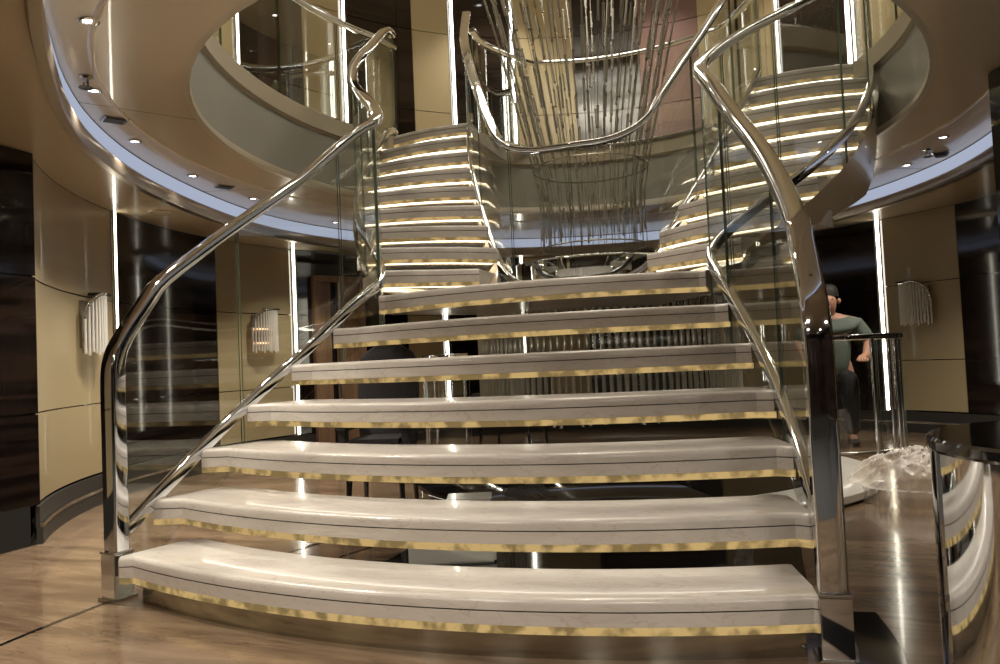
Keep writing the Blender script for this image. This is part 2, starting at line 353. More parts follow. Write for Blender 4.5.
# vertical light strips
def strip(th, z0, z1, label, w=.032, m='strip', group='vertical light strips between the wall panels'):
    c = (CX + (RW - .012) * math.cos(R(th)), CY + (RW - .012) * math.sin(R(th)), z0)
    t = thing('light_strip', label, 'wall light', c, group)
    mb = MB(); dth = math.degrees(w / 2 / RW); curved_panel(mb, th - dth, th + dth, RW - .012, z0, z1, .012); mb.build('diffuser', m, t)
    mb = MB(); curved_panel(mb, th - dth - .13, th - dth, RW - .016, z0, z1, .016); curved_panel(mb, th + dth, th + dth + .13, RW - .016, z0, z1, .016); mb.build('channel', 'steel', t)
strip(199.2, .2, ZC0, 'tall lit strip at the near left wall beside the beige panel with the first sconce', group=None)
strip(162.3, .2, ZC0, 'tall lit strip on the left wall just before the wooden doorway', group=None)
strip(132.6, .2, ZC0, 'tall lit strip on the back wall seen through the open treads', group=None)
strip(117.5, .2, ZC0, 'thin lit strip on the lower back wall right of the middle of the treads', .025, group=None)
strip(52.95, .2, ZC0, 'tall lit strip on the right wall beside the panel with the right sconce', group=None)
strip(171.95, ZD, ZT, 'upper deck lit strip farthest left above the grey fascia', m='strip_up', group=None)
strip(150.6, ZD, ZT, 'upper deck lit strip behind the left handrail curl', m='strip_up', group=None)
strip(129.1, ZD, ZT, 'upper deck lit strip above the head of the left flight', m='strip_up', group=None)
strip(117.4, ZD, ZT, 'upper deck lit strip close behind the left side of the chandelier', .03, m='strip_up', group=None)
strip(67.8, ZD, ZT, 'thin upper deck lit strip above the right flight, left of the bright pair', .02, m='strip_up', group=None)
strip(55.6, ZD, ZT, 'first of the bright pair of upper strips above the right flight', .045, m='strip_up', group=None)
strip(54.7, ZD, ZT, 'second, outer one of the bright pair of upper strips above the right flight', .02, m='strip_up', group=None)

# ------------------------------------------------------------------ staircase
ST = thing('grand_staircase', 'white marble open tread staircase splitting into two curved flights with glass balustrades', 'staircase', (0, .6, 0))
RISE, TH_T, RUN = .17, .098, .222
W7 = [1.15, 1.12, 1.078, 1.022, .95, .865, .79]
BOW = [.205, .215, .22, .215, .20, .18, .17]
GL = [(-1.265, .04), (-1.215, .35), (-1.13, .66), (-1.01, .98), (-.89, 1.25), (-.835, 1.42)]
GR = [(1.20, .02), (1.165, .32), (1.10, .64), (1.0, .95), (.885, 1.22), (.83, 1.42)]
FO = [(.97, 1.59), (1.17, 1.82), (1.35, 2.06), (1.49, 2.30), (1.60, 2.53), (1.685, 2.77), (1.745, 3.02), (1.785, 3.24), (1.815, 3.46)]
FI = [(.50, 2.28), (.60, 2.42), (.70, 2.56), (.79, 2.71), (.88, 2.86), (.96, 3.02), (1.025, 3.2), (1.07, 3.40)]
def make_tread(z, front, back, name='tread', led_w=.012, riser=None):
    cut = 0 if riser else 2
    """front / back: point lists left to right"""
    n = len(front); nor = []
    for i in range(n):
        a, b = front[max(i - 1, 0)], front[min(i + 1, n - 1)]
        t = Vector((b[0] - a[0], b[1] - a[1])).normalized(); nor.append(Vector((t.y, -t.x)))
    F = [Vector(p) for p in front]; Bk = [Vector(p) for p in back]
    def off(o, zz): return [(F[i].x + nor[i].x * o, F[i].y + nor[i].y * o, zz) for i in range(n)]
    mb = MB()
    top = [(b.x, b.y, z) for b in Bk]
    prof = [(-.022, 0), (-.012, -.001), (-.004, -.006), (0, -.013), (0, -.034)]
    rws = [[(b.x, b.y, z - .085) for b in Bk], [(b.x, b.y, z - .006) for b in Bk], top] + [off(o, z + d_) for o, d_ in prof]
    b0 = mb.grid(rws, 'tread')
    mb.grid([off(0, z - .034), off(-.006, z - .034), off(-.006, z - .0375), off(0, z - .0375)], 'groove')
    mb.grid([off(0, z - .0375), off(0, z - .075), off(-.006, z - .075), off(-.006, z - .085), [(b.x, b.y, z - .085) for b in Bk]], 'tread')
    for i in (0, n - 1):
        f = [r[i] for r in (off(-.022, z), off(-.004, z - .006), off(0, z - .013), off(0, z - .075), off(-.006, z - .085))]
        mb.ngon([(Bk[i].x, Bk[i].y, z - .085), (Bk[i].x, Bk[i].y, z)] + f, 'tread')
    t = mb.build(name, None, ST, smooth=35)
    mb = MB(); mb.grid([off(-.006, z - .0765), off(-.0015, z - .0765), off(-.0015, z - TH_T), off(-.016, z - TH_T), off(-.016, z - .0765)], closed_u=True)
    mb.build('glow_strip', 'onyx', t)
    if z < RISE * 1.5: return t
    mb = MB(); mb.grid([q[cut:len(q) - cut] for q in (off(-.018, z - .0855), off(-.018, z - TH_T + .002), off(-.018 - led_w, z - TH_T + .002), off(-.018 - led_w, z - .0855))], closed_u=True)
    mb.build('light_strip', 'led', t)
    if riser:
        mb = MB(); o0 = off(-.05, z - .086); o1 = off(-.05, z - RISE); mb.grid([o0, o1, [(p[0], p[1] + .008, p[2]) for p in o1], [(p[0], p[1] + .008, p[2]) for p in o0]], closed_u=True); mb.build('riser', riser, t)
    return t
def lerp(a, b, u): return tuple(x + (y - x) * u for x, y in zip(a, b))
def g_at(G, s):
    for a, b in zip(G, G[1:]):
        if s <= b[1] or b is G[-1]: u = (s - a[1]) / (b[1] - a[1]); return a[0] + (b[0] - a[0]) * u
for n in range(7):
    w, s0, bo = W7[n], n * RUN, BOW[n]
    arc = [(w * u, s0 - bo * (1 - u * u)) for u in [-1 + i / 14 for i in range(29)]]
    el = g_at(GL, s0) + .004; er = g_at(GR, s0) - .012
    if n == 0: el, er = -w - .05, w + .012
    if n == 6: el, er = -w - .03, w + .03
    front = [(el, s0 - .035 * min(1, (abs(el) - w) / .1))] + arc + [(er, s0 - .035 * min(1, (er - w) / .1))]
    if n < 6:
        d_ = .30
        back = [(min(max(x * (1 - .05 * abs(x / w)), g_at(GL, s0 + .25) + .02), g_at(GR, s0 + .25) - .02), y + d_) for x, y in front]
        make_tread((n + 1) * RISE, front, back)
    else:
        # the landing, its back edge hollow round the chandelier well
        back = []
        for i, (x, y) in enumerate(front):
            u = (i / (len(front) - 1)) * 2 - 1; bx = u * .9
            by = 1.62 + .65 * min(1, max(0, (.86 - abs(bx)) / .38)); by = 2.32 - .06 * (1 - (bx / .5) ** 2) if abs(bx) < .5 else by
            back.append((bx, by))
        make_tread(7 * RISE, front, back, 'landing_tread')
OUT = FO; INN = [(.48, 1.90)] + FI
for sg in (-1, 1):
    for k in range(9):
        z = (8 + k) * RISE
        o0, i0 = Vector(OUT[k]), Vector(INN[k])
        if k < 8: o1, i1 = Vector(OUT[k + 1]), Vector(INN[k + 1])
        else: o1, i1 = o0 + Vector((.02, .22)), i0 + Vector((.02, .18))
        o1 = o1 + (o1 - o0) * .35; i1 = i1 + (i1 - i0) * .35
        if k == 0: i1 = Vector((.50, 2.32))
        f, b = [], []; nn = 12
        for j in range(nn + 1):
            u = j / nn; p = i0.lerp(o0, u); q = i1.lerp(o1, u)
            if k >= 1: bo = .055 * (1 - (2 * u - 1) ** 2); dr_ = (o0 - i0).normalized(); p = p + Vector((dr_.y, -dr_.x)) * bo
            f.append((sg * p.x, p.y)); b.append((sg * q.x, q.y))
        if sg < 0: f.reverse(); b.reverse()
        make_tread(z, f, b, riser='riser')
# top landing slabs reaching the deck
for sg in (-1, 1):
    pts = [(1.07, 3.52), (1.82, 3.56)]; mb = MB(); ar = [void(t) for t in range(25, 66, 4)]
    poly = [(1.09, 3.50), (1.83, 3.58)] + [p for p in ar if 1.09 < p[0] < 1.9 and p[1] > 3.6] + [(1.09, 4.36)]
    mb.ngon([(sg * x, y, ZD) for x, y in poly]); mb.ngon([(sg * x, y, ZD - .1) for x, y in poly][::-1])
    mb.grid([[(sg * x, y, ZD) for x, y in poly + poly[:1]], [(sg * x, y, ZD - .1) for x, y in poly + poly[:1]]]); mb.build('top_landing', 'tread', ST)
# curved polished soffit and outer skirt under each flight
for sg in (-1, 1):
    a, b, c, e = [], [], [], []
    OO = catmull([(*p, (8 + k) * RISE) for k, p in enumerate(FO)] , 3); II = catmull([(*p, (8 + k) * RISE) for k, p in enumerate([(.42, 2.0)] + FI)], 3)
    mb = MB()
    for kk, (p, q) in enumerate(zip(OO, II)):
        dp = .42 * min(1, (kk + 3) / 16)
        a.append((sg * (p.x + .03), p.y, p.z - .06)); b.append((sg * (p.x + .0), p.y, p.z - max(.12, dp))); c.append((sg * (p.x - .10), p.y, p.z - max(.14, dp + .05))); e.append((sg * (q.x + .08), q.y, q.z - max(.14, dp)))
    g = [(sg * q.x, q.y, q.z - .13) for q in II]
    mb.grid([a, b, c, e, g]); mb.build('flight_soffit', 'outerceil', ST, smooth=50)
# ----, recessed below the first tread
mb = MB(); w = 1.13
arc = [(w * u, .022 - .205 * (1 - u * u)) for u in [-1 + i / 20 for i in range(41)]]
bk = [(x * .97, y + .25) for x, y in arc]
mb.grid([[z_(p, 0) for p in arc], [z_(p, .075) for p in arc], [z_(p, .075) for p in bk], [z_(p, 0) for p in bk]])
for i in (0, -1): mb.ngon([z_(arc[i], 0), z_(arc[i], .075), z_(bk[i], .075), z_(bk[i], 0)])
mb.build('base_plinth', 'plinth', ST, smooth=40)

# balustrades
def side_path(G, sg):
    P = [(x, y, RISE * (1 + max(0, y) / RUN)) for x, y in G[:-1]] + [(G[-1][0], G[-1][1], 1.22)]
    P += [(sg * x, y, RISE * (8 + k) + .02) for k, (x, y) in enumerate(FO)] + [(sg * 1.83, 3.6, 2.74)]
    return P
def lats_of(path):
    out_ = []; last = Vector((1, 0, 0))
    for i in range(len(path)):
        t = path[min(i + 1, len(path) - 1)] - path[max(i - 1, 0)]; t2 = Vector((t.x, t.y, 0))
        if t2.length > 1e-3: last = Vector((t2.y, -t2.x, 0)).normalized()
        out_.append(last)
    return out_
def glass_run(path, cuts, lo, hi, name='glass_panel', parent=None, gap=.008):
    """path: dense list of Vectors at nosing height; cuts: index ranges"""
    la = lats_of(path); hs = .004; hi_ = (lambda p: hof(p) - .03) if hi is None else (lambda p: hi)
    for a, b in cuts:
        P = path[a:b + 1]; L_ = la[a:b + 1]
        if len(P) < 2: continue
        P = [P[0] + (P[1] - P[0]).normalized() * gap] + P[1:-1] + [P[-1] - (P[-1] - P[-2]).normalized() * gap]
        mb = MB()
        q = [[p + l * hs + Vector((0, 0, lo)) for p, l in zip(P, L_)], [p + l * hs + Vector((0, 0, hi_(p))) for p, l in zip(P, L_)],
             [p - l * hs + Vector((0, 0, hi_(p))) for p, l in zip(P, L_)], [p - l * hs + Vector((0, 0, lo)) for p, l in zip(P, L_)]]
        mb.grid(q, 'glass', closed_u=True)
        for i in (0, -1): mb.ngon([r[i] for r in q], 'glassedge')
        mb.build(name, None, parent or ST, smooth=30)
HR = .885
def hof(p):
    u = min(1, max(0, (p.z - .85) / .4)); return .835 + .085 * u * u * (3 - 2 * u) - .025 * min(1, max(0, (p.z - 1.5) / .6))
for G, sg in ((GL, -1), (GR, 1)):
    base = catmull(side_path(G, sg), 8)
    for it in range(14): base = base[:1] + [base[i] * .5 + (base[i - 1] + base[i + 1]) * .25 for i in range(1, len(base) - 1)] + base[-1:]
    la = lats_of(base)
    n = len(base); m1 = 5 * 8
    glass_run(base, [(1, 15), (15, 29), (29, 38), (38, 46), (46, 56), (56, 74), (74, 92), (92, n - 1)], -.20, None)
    # lower chrome channel along the nosings
    mb = MB(); lowp = [p + Vector((0, 0, .015 + (hof(p) - .835) * .5)) for p in base[1:]]
    mb.sweep(lowp, la[1:], oct_prof(.036, .05, .25)); mb.build('lower_rail', 'chrome', ST, smooth=40)
    # newel rising into the handrail
    x0, y0 = base[0].x, base[0].y
    d0 = (base[6] - base[0]); d0.z = 0; d0.normalize()
    post = [Vector((x0, y0, .17)) + Vector((0, 0, .075 * i)) for i in range(9)]
    top = [p + Vector((0, 0, hof(p))) for p in base]
    bend = [Vector((x0, y0, .80)), Vector((x0, y0, .89)) + d0 * .008, Vector((x0, y0, .98)) + d0 * .05, top[5] + Vector((0, 0, -.006))]
    path = post + catmull(bend, 5)[1:] + top[6:]
    ll = [la[0]] * (len(post) + 15) + la[6:]
    ll = ll[:len(path)]; ll += [la[-1]] * (len(path) - len(ll)); np_ = len(post)
    def prof(i, np_=np_):
        u = min(1, max(0, (i - np_) / 16)); return oct_prof(.074 - .006 * u, .062 - .014 * u, .14 + .14 * u)
    mb = MB(); mb.sweep(path, ll, prof); mb.build('handrail', 'chrome', ST, smooth=40)
    mb = MB(); rz = math.atan2(d0.y, d0.x); mb.box((x0, y0, .086), (.082, .08, .172), rz); mb.build('newel_base', 'chrome', ST, bevel=.003)
    mb = MB(); mb.box((x0, y0, .176), (.088, .086, .008), rz); mb.build('newel_collar', 'steel', ST, bevel=.002)
    mb = MB(); mb.box((x0, y0, .006), (.10, .10, .012), rz); mb.build('newel_foot', 'steel', ST, bevel=.002)
    # end post at the head of the flight
    mb = MB(); e = base[-1]; mb.box((e.x, e.y + .01, ZD + .46), (.022, .022, .92)); mb.box((e.x, e.y + .01, ZD + .012), (.07, .07, .024)); mb.build('end_post', 'chrome', ST, bevel=.002)
inner = [(1.09, 3.46, 2.74), (1.04, 3.28, 2.56), (.965, 3.06, 2.36), (.87, 2.86, 2.14), (.77, 2.69, 1.92), (.67, 2.53, 1.72), (.56, 2.38, 1.50), (.44, 2.28, 1.30), (.26, 2.235, 1.21), (0, 2.225, 1.20)]
inner = [(-x, y, z) for x, y, z in inner] + inner[::-1][1:]
ip = catmull(inner, 6); il = lats_of(ip); n = len(ip)
glass_run(ip, [(0, 14), (14, 28), (28, 44), (44, n // 2), (n // 2, n - 45), (n - 45, n - 29), (n - 29, n - 15), (n - 15, n - 1)], -.14, HR - .03)
mb = MB(); mb.sweep([p + Vector((0, 0, HR)) for p in ip], il, oct_prof(.066, .032, .3)); mb.build('inner_handrail', 'chrome', ST, smooth=40)
mb = MB(); mb.sweep([p + Vector((0, 0, .05)) for p in ip], il, oct_prof(.034, .048, .25)); mb.build('inner_lower_rail', 'chrome', ST, smooth=40)

# upper gallery railing round the void
def gallery(name, label, pts, cuts):
    t = thing(name, label, 'railing', (pts[0][0], pts[0][1], ZD)); P = catmull([(x, y, ZD) for x, y in pts], 4); la = lats_of(P)
    glass_run(P, [(i, min(i + cuts, len(P) - 1)) for i in range(0, len(P) - 1, cuts)], .01, .79, parent=t)
    mb = MB(); mb.sweep([p + Vector((0, 0, .82)) for p in P], la, oct_prof(.06, .032, .3)); mb.build('handrail', 'chrome', t, smooth=40)
    mb = MB(); mb.sweep([p + Vector((0, 0, .015)) for p in P], la, oct_prof(.03, .03, .2)); mb.build('floor_channel', 'steel', t, smooth=40)
    return t
back = [void(t, .985) for t in range(56, 125, 6)]
gallery('gallery_railing', 'curved glass gallery railing behind the chandelier on the upper deck', [(1.10, 3.58), (1.10, 3.9)] + [p for p in back if abs(p[0]) < 1.08] + [(-1.10, 3.9), (-1.10, 3.58)], 12)
gallery('gallery_railing', 'glass gallery railing on the left rim of the void, ending at the left flight', [(-1.84, 3.64)] + [void(t, 1.0, .03) for t in range(172, 250, 6)], 12)
gallery('gallery_railing', 'glass gallery railing on the right rim of the void, ending at the right flight', [(1.84, 3.64)] + [void(t, 1.0, .03) for t in range(8, -70, -6)], 12)

# ------------------------------------------------------------------ chandelier
CHX, CHY = -.02, 2.9
ch = thing('chandelier', 'tall hourglass chandelier of thin vertical rods strung with glass tubes', 'chandelier', (CHX, CHY, 1.5))
def ch_r(z):   # radius by height
    u = (z - 1.5) / 1.9
    return .36 - .02 * math.sin(min(1, max(0, u * 2)) * PI) + (.0 if u < .15 else .34 * ((u - .15) / .85) ** 1.25)
for k in range(66):
    ringk = k % 3; n_in = 22; a = 2 * PI * (k // 3 + ringk / 3 + random.uniform(-.12, .12)) / n_in; f = (1, .82, .92)[ringk]
    zb = 1.50 + (.0, .05, .1)[ringk] + random.uniform(0, .06); tw = .035 * (1 if ringk != 1 else -1)
    def P(z): r = ch_r(z) * f; aa = a + tw * (z - 1.5); return Vector((CHX + r * math.cos(aa), CHY + r * math.sin(aa), z))
    mb = MB(); zs = [zb + (5.1 - zb) * i / 9 for i in range(10)]; mb.tube([P(z) for z in zs], .0022, 5, 'wire')
    z = zb + random.uniform(.02, .25)
    while z < 4.9:
        if z < 1.7 or z > 2.25: ln = random.choice((.12, .17, .24)); rr = .0085 if z > 2.2 else .007
        else: ln = random.choice((.03, .05)); rr = .005
        mb.tube([P(z), P(z + ln)], rr, 6, 'rod')
        mb.tube([P(z - .008), P(z)], rr + .001, 6, 'wire'); mb.tube([P(z + ln), P(z + ln + .008)], rr + .001, 6, 'wire')
        z += ln + random.uniform(.07, .32)
    mb.build('rod_strand', None, ch, smooth=40)
for z in (1.56, 2.1):
    mb = MB(); n = 40; r = ch_r(z) * 1.01; pts = [(CHX + r * math.cos(2 * PI * i / n), CHY + r * math.sin(2 * PI * i / n), z) for i in range(n + 1)]; mb.tube(pts, .005, 5); mb.build('hoop', 'wire', ch, smooth=60)
mb = MB(); mb.lathe([(0, 5.09), (1.15, 5.09), (1.2, 5.11), (1.2, 5.19), (0, 5.19)], (CHX, CHY, 0), 40); mb.build('ceiling_plate', 'chrome', ch, smooth=40)
for k in range(4):  # globes and point lights added above the view to brighten the void fascia
    a = PI / 4 + PI / 2 * k; c = (CHX + .42 * math.cos(a), CHY + .42 * math.sin(a), 4.86); mb = MB()
    mb.lathe([(.0, -.06), (.04, -.045), (.06, 0), (.04, .045), (.015, .06), (.015, .23)], c, 14); mb.build('lamp', 'fillbulb', ch, smooth=60)
    l = bpy.data.lights.new('chandelier_fill', 'POINT'); l.energy = 28; l.color = (1, .9, .74); l.shadow_soft_size = .4; o = bpy.data.objects.new('chandelier_fill', l); C.objects.link(o)
    o.parent = ch; o.location = ((c[0] - CHX) * K, (c[1] - CHY) * K, (4.74 - 1.5) * K)
mb = MB(); mb.lathe([(.30, 1.30), (.56, 1.30), (.57, 1.32), (.57, 1.435), (.55, 1.45), (.30, 1.45), (.30, 1.30)], (CHX, CHY, 0), 56)
o = mb.build('mirror_drum', 'chrome', None, (CHX, CHY, 1.3), smooth=40); tag(o, 'low mirrored drum under the chandelier, behind the landing', 'drum')
# rod screen under the landing
sc_ = thing('glass_rod_screen', 'round curtain of upright glass rods hanging under the landing behind the open treads', 'screen', (0, 2.95, .42))
for k in range(84):
    a = R(150 + 240 * k / 83); r = .86; x, y = .02 + r * math.cos(a), 2.95 + r * math.sin(a)
    mb = MB(); z1 = 1.16 + random.uniform(-.03, .02); rr = random.choice((.009, .012, .015)); zb = .46 + random.uniform(-.03, .03); mb.tube([(x, y, zb), (x, y, z1)], rr, 8, 'rodlow')
    mb.tube([(x, y, zb - .015), (x, y, zb)], rr + .002, 6, 'steel'); mb.build('rod', None, sc_, smooth=60)
mb = MB(); pts = [(.02 + .86 * math.cos(R(148 + 4 * i)), 2.95 + .86 * math.sin(R(148 + 4 * i)), 1.17) for i in range(62)]; mb.tube(pts, .018, 6); mb.build('top_hoop', 'chrome', sc_, smooth=60)

# ------------------------------------------------------------------ podium, balustrade counters, column, drum
PR = [(1.15, 0), (1.42, 0), (1.45, .02), (1.45, .055), (1.43, .07), (1.17, .07), (1.15, .05), (1.15, 0)]
mb = MB(); mb.lathe([(p if p[0] > 1.2 else (0, p[1])) for p in PR[1:6]] + [(0, .07)], (.2, 2.9, 0), 72, None, R(70), R(300)); mb.lathe([(0, .07), (1.15, .07)], (.2, 2.9, -.001), 72)
tag(mb.build('round_podium', 'floordark', None, (.2, 2.9, 0), smooth=40), 'low black polished round podium under the stairs', 'podium')
mb = MB(); mb.lathe(PR, (.2, 2.9, 0), 48, None, R(-60), R(70))
tag(mb.build('stone_step', 'white', None, (.2, 2.9, 0), smooth=40), 'low pale curved stone step on the floor beside the plastic sheeting', 'step')
def counter(sg, label):
    t = thing('glass_balustrade', label, 'balustrade', (sg * 1.66, 4.1, 0))
    P = catmull([(sg * 1.42, 4.02, 0), (sg * 1.62, 4.03, 0), (sg * 1.80, 4.10, 0), (sg * 1.94, 4.24, 0), (sg * 2.02, 4.45, 0)], 5); la = lats_of(P)
    glass_run(P, [(0, 10), (10, 20)], .03, .86, parent=t)
    mb = MB(); mb.sweep([p + Vector((0, 0, .88)) for p in P], la, oct_prof(.075, .045, .2)); mb.build('handrail', 'chrome', t, smooth=40)
    mb = MB(); mb.sweep([p + Vector((0, 0, .02)) for p in P], la, oct_prof(.06, .04, .2)); mb.build('floor_channel', 'steel', t, smooth=40)
    for i, r in ((1, .012), (9, .016), (13, .013), (15, .02), (17, .013)):
        p = P[i]; mb = MB(); mb.tube([p + Vector((0, -.03, .0)), p + Vector((0, -.03, .87))], r, 10); mb.build('post', 'chrome', t, smooth=60)
    return t
counter(1, 'curved glass balustrade with chrome rail in front of the man in the grey shirt')
counter(-1, 'curved glass balustrade with chrome posts glimpsed behind the left of the treads')
mb = MB(); mb.box((2.38, 2.10, 1.075), (.34, .34, 2.15), R(20)); o = mb.build('column', 'black', None, (2.38, 2.10, 0), bevel=.01); struct(o)
DX, DY = 1.755, -.40
dd = thing('polished_drum', 'curved mirror polished metal end piece with black top in the near right corner', 'counter', (DX, DY, 0))
mb = MB(); mb.lathe([(.0, .02), (.37, .02), (.37, .60), (0, .60)], (DX, DY, 0), 72); mb.build('body', 'chrome', dd, smooth=30)
mb = MB(); mb.lathe([(.0, .60), (.372, .60), (.376, .606), (.376, .622), (.370, .628), (0, .628)], (DX, DY, 0), 72); mb.build('top_disc', 'black', dd, smooth=30)
mb = MB(); mb.lathe([(.0, 0), (.35, 0), (.35, .02), (0, .02)], (DX, DY, 0), 48); mb.build('foot', 'black', dd, smooth=30)
mb = MB(); mb.lathe([(.10, .628), (.10, .634), (.0, .636)], (DX + .1, DY + .02, 0), 32); mb.build('recess_cap', 'steel', dd, smooth=30)

# white display plinths seen between the lowest treads
for i, (x, y, sx, sy, zt, lab) in enumerate(((-.22, .78, .36, .16, .13, 'white box step just behind the lowest gap between treads'), (-.36, 1.32, .2, .16, .16, 'smaller white box step deeper behind the second gap between treads'))):
    t = thing('box_step', lab, 'step', (x, y, 0)); mb = MB(); mb.box((x, y, zt / 2), (sx, sy, zt), R(20)); mb.build('body', 'white', t, bevel=.01)
    mb = MB(); mb.box((x, y, zt + .004), (sx + .02, sy + .02, .008), R(20)); mb.build('top', 'white', t, bevel=.003)

# dark covered chairs
def chair(x, y, rz, h, w, label):
    t = thing('lounge_chair', label, 'chair', (x, y, 0)); c, s_ = math.cos(rz), math.sin(rz)
    def T(px, py, pz): return (x + px * c - py * s_, y + px * s_ + py * c, pz)
    mb = MB(); rws = []
    for i in range(13):
        u = i / 12; z = .38 + (h - .38) * u; ww = w * (.5 + .04 * math.sin(u * PI)) * (1 if u < .8 else math.sqrt(max(.05, 1 - ((u - .8) / .22) ** 2))); yb = .18 + .08 * u
        rws.append([T(ww * a, yb + .05 * b, z) for a, b in ((-1, -.6), (-.8, -1), (.8, -1), (1, -.6), (1, .6), (.8, 1), (-.8, 1), (-1, .6))])
    mb.grid(rws, closed_v=True); mb.ngon(rws[-1]); mb.ngon(rws[0][::-1]); mb.build('backrest', 'fabric', t, smooth=50)
    mb = MB(); cx_ = T(0, 0, .37); mb.box(cx_, (w, .42, .12), rz); mb.build('seat', 'fabric', t, bevel=.03)
    for sx in (-1, 1):
        mb = MB(); mb.box(T(sx * w * .53, 0, .5), (.06, .40, .05), rz); mb.box(T(sx * w * .53, -.15, .42), (.05, .05, .14), rz); mb.build('armrest', 'fabric', t, bevel=.01)
        for sy in (-1, 1):
            mb = MB(); a = T(sx * w * .42, sy * .17, .32); b = T(sx * w * .46, sy * .19, 0); mb.tube([a, b], [.02, .012], 8); mb.build('leg', 'black', t, smooth=60)
chair(-1.02, 1.66, R(15), .95, .33, 'dark high backed chair behind the left half of the treads')
chair(-1.25, 4.62, R(-8), .72, .56, 'low dark chair with rounded back, farther behind the middle treads')

# ------------------------------------------------------------------ sconces
def sconce(th, zc, label, lit, flip):
    r = RW - .002; c = Vector((CX + r * math.cos(R(th)), CY + r * math.sin(R(th)), 0)); inn = Vector((-math.cos(R(th)), -math.sin(R(th)), 0)); la = Vector((inn.y, -inn.x, 0)) * flip
    t = thing('wall_sconce', label, 'wall lamp', (c.x, c.y, zc), None); W, H = .29, .38
    mb = MB(); p = c + inn * .008; mb.box((p.x, p.y, zc), (.016, W * .8, H * .8), R(th)); mb.build('back_plate', 'steel', t, bevel=.002)
    n = 13
    topz = lambda u: zc + H / 2 - (0 if u < .45 else .16 * (1 - math.sqrt(max(0, 1 - ((u - .45) / .55) ** 2))))
    for i in range(n):
        u = i / (n - 1); q = c + la * (u - .5) * W + inn * (.03 + .075 * math.sin(PI * (.12 + .80 * u)))
        mb = MB(); mb.tube([(q.x, q.y, zc - H / 2 + .012 * math.sin(i * 2.1)), (q.x, q.y, topz(u))], .0088, 8); mb.build('glass_rod', 'sconceglass', t, smooth=60)
    pts = []
    for i in range(21):
        u = i / 20; q = c + la * (u - .5) * W + inn * (.03 + .075 * math.sin(PI * (.12 + .80 * u))); pts.append((q.x, q.y, topz(u) + .006))
    mb = MB(); mb.tube(pts, .012, 8); mb.build('top_band', 'chrome', t, smooth=60)
    q = c - la * W * .27 + inn * .055; mb = MB(); mb.box((q.x, q.y, zc + H / 2 + .012), (.10, W * .46, .018), R(th)); mb.build('cap', 'vent', t, bevel=.003)
    for dz in (-.07, -.0) if lit else (-.09,):
        pts = []
        for i in range(15):
            u = i / 14; q = c + la * (u - .5) * W * .96 + inn * (.018 + .075 * math.sin(PI * (.12 + .80 * u))); pts.append((q.x, q.y, zc + dz))
        mb = MB(); mb.tube(pts, .004, 6); mb.build('cross_wire', 'steel', t, smooth=60)
    if lit:
        for dz in (-.11, .02):
            mb = MB(); q = c + inn * .045; a = q + la * .08; b = q - la * .09; mb.tube([(a.x, a.y, zc + dz), (b.x, b.y, zc + dz)], .007, 8); mb.build('lamp', 'warmlamp', t, smooth=60)
sconce(206.2, 1.175, 'unlit glass rod wall sconce on the near left beige panel', False, 1)
sconce(169, 1.195, 'softly lit glass rod wall sconce seen through the left balustrade', True, 1)
sconce(47.1, 1.175, 'unlit glass rod wall sconce on the right beige panel', False, -1)

# ------------------------------------------------------------------ ceiling fittings and lights
def spot_light(x, y, z, e, size=1.25, blend=.8, col=(1, .91, .78), parent=None):
    l = bpy.data.lights.new('downlight_beam', 'SPOT'); l.energy = e; l.spot_size = size; l.spot_blend = blend; l.color = col; l.shadow_soft_size = .04
    o = bpy.data.objects.new('downlight_beam', l); C.objects.link(o); o.location = (x * K, y * K, (z - .03) * K); return o
def downlight(x, y, z, label, e=85, group=None, size=1.9):
    t = thing('downlight', label, 'ceiling light', (x, y, z), group)
    mb = MB(); mb.lathe([(.020, .004), (.036, 0), (.038, -.004), (.030, -.008), (.022, -.006), (.020, .004)], (x, y, z), 20); mb.build('trim_ring', 'chrome', t, smooth=60)
    mb = MB(); mb.lathe([(0, -.003), (.021, -.002)], (x, y, z), 16); mb.build('lens', 'spot', t)
    o = spot_light(x, y, z, e, size)
    o.parent = t; o.location = (0, 0, -.03 * K)
DL = [(-1.23, -.06, ZC1, 'small recessed downlight nearest the viewer in the left ceiling, above the sprinkler head'), (-1.79, .47, ZC1, 'small recessed downlight just below the dark sprinkler head'),
      (-2.23, 1.15, ZC1, 'small recessed downlight after the first square vent in the left ceiling'), (-2.50, 1.91, ZC1, 'small recessed downlight beside the second square vent in the left ceiling'),
      (-2.60, 2.67, ZC1, 'small recessed downlight above the softly lit sconce'), (-2.6, 3.84, ZC1, 'small recessed downlight nearest the doorway'),
      (2.2, 3.45, ZC1, 'small recessed downlight in the right ceiling near the column'), (2.10, 4.20, ZC1, 'small recessed downlight in the right ceiling, farther than the round detector')]
for x, y, z, lab in DL: downlight(x, y, z, lab)
for x, y in ((2.3, 1.3), (2.2, .3), (2.3, 2.6)): downlight(x, y, ZC1, 'small added downlight of the right ceiling', 85, 'added right ceiling downlights')  # extra lamps added to brighten the right wall and floor
for x in (-1.6, -.2, 1.2, 2.3):
    for y in (-1.9, -3.3, -4.6): downlight(x, y, ZC0 if y < -1.5 else ZC1, 'small added downlight in the unseen lobby ceiling before the stairs', 52, 'added lobby downlights', 2.7)  # unseen lamps added as general light from the viewer side
for x, y in ((-1.9, .5), (1.9, .5), (-2.6, 3), (2.6, 3), (-1.5, 5.6), (1.5, 5.6), (0, 5.9), (0, 1.0), (-1.1, -1.5), (1.1, -1.5)): downlight(x, y, ZT, 'small added downlight in the unseen high upper ceiling', 115, 'added upper ceiling downlights')  # unseen lamps added overhead as general light
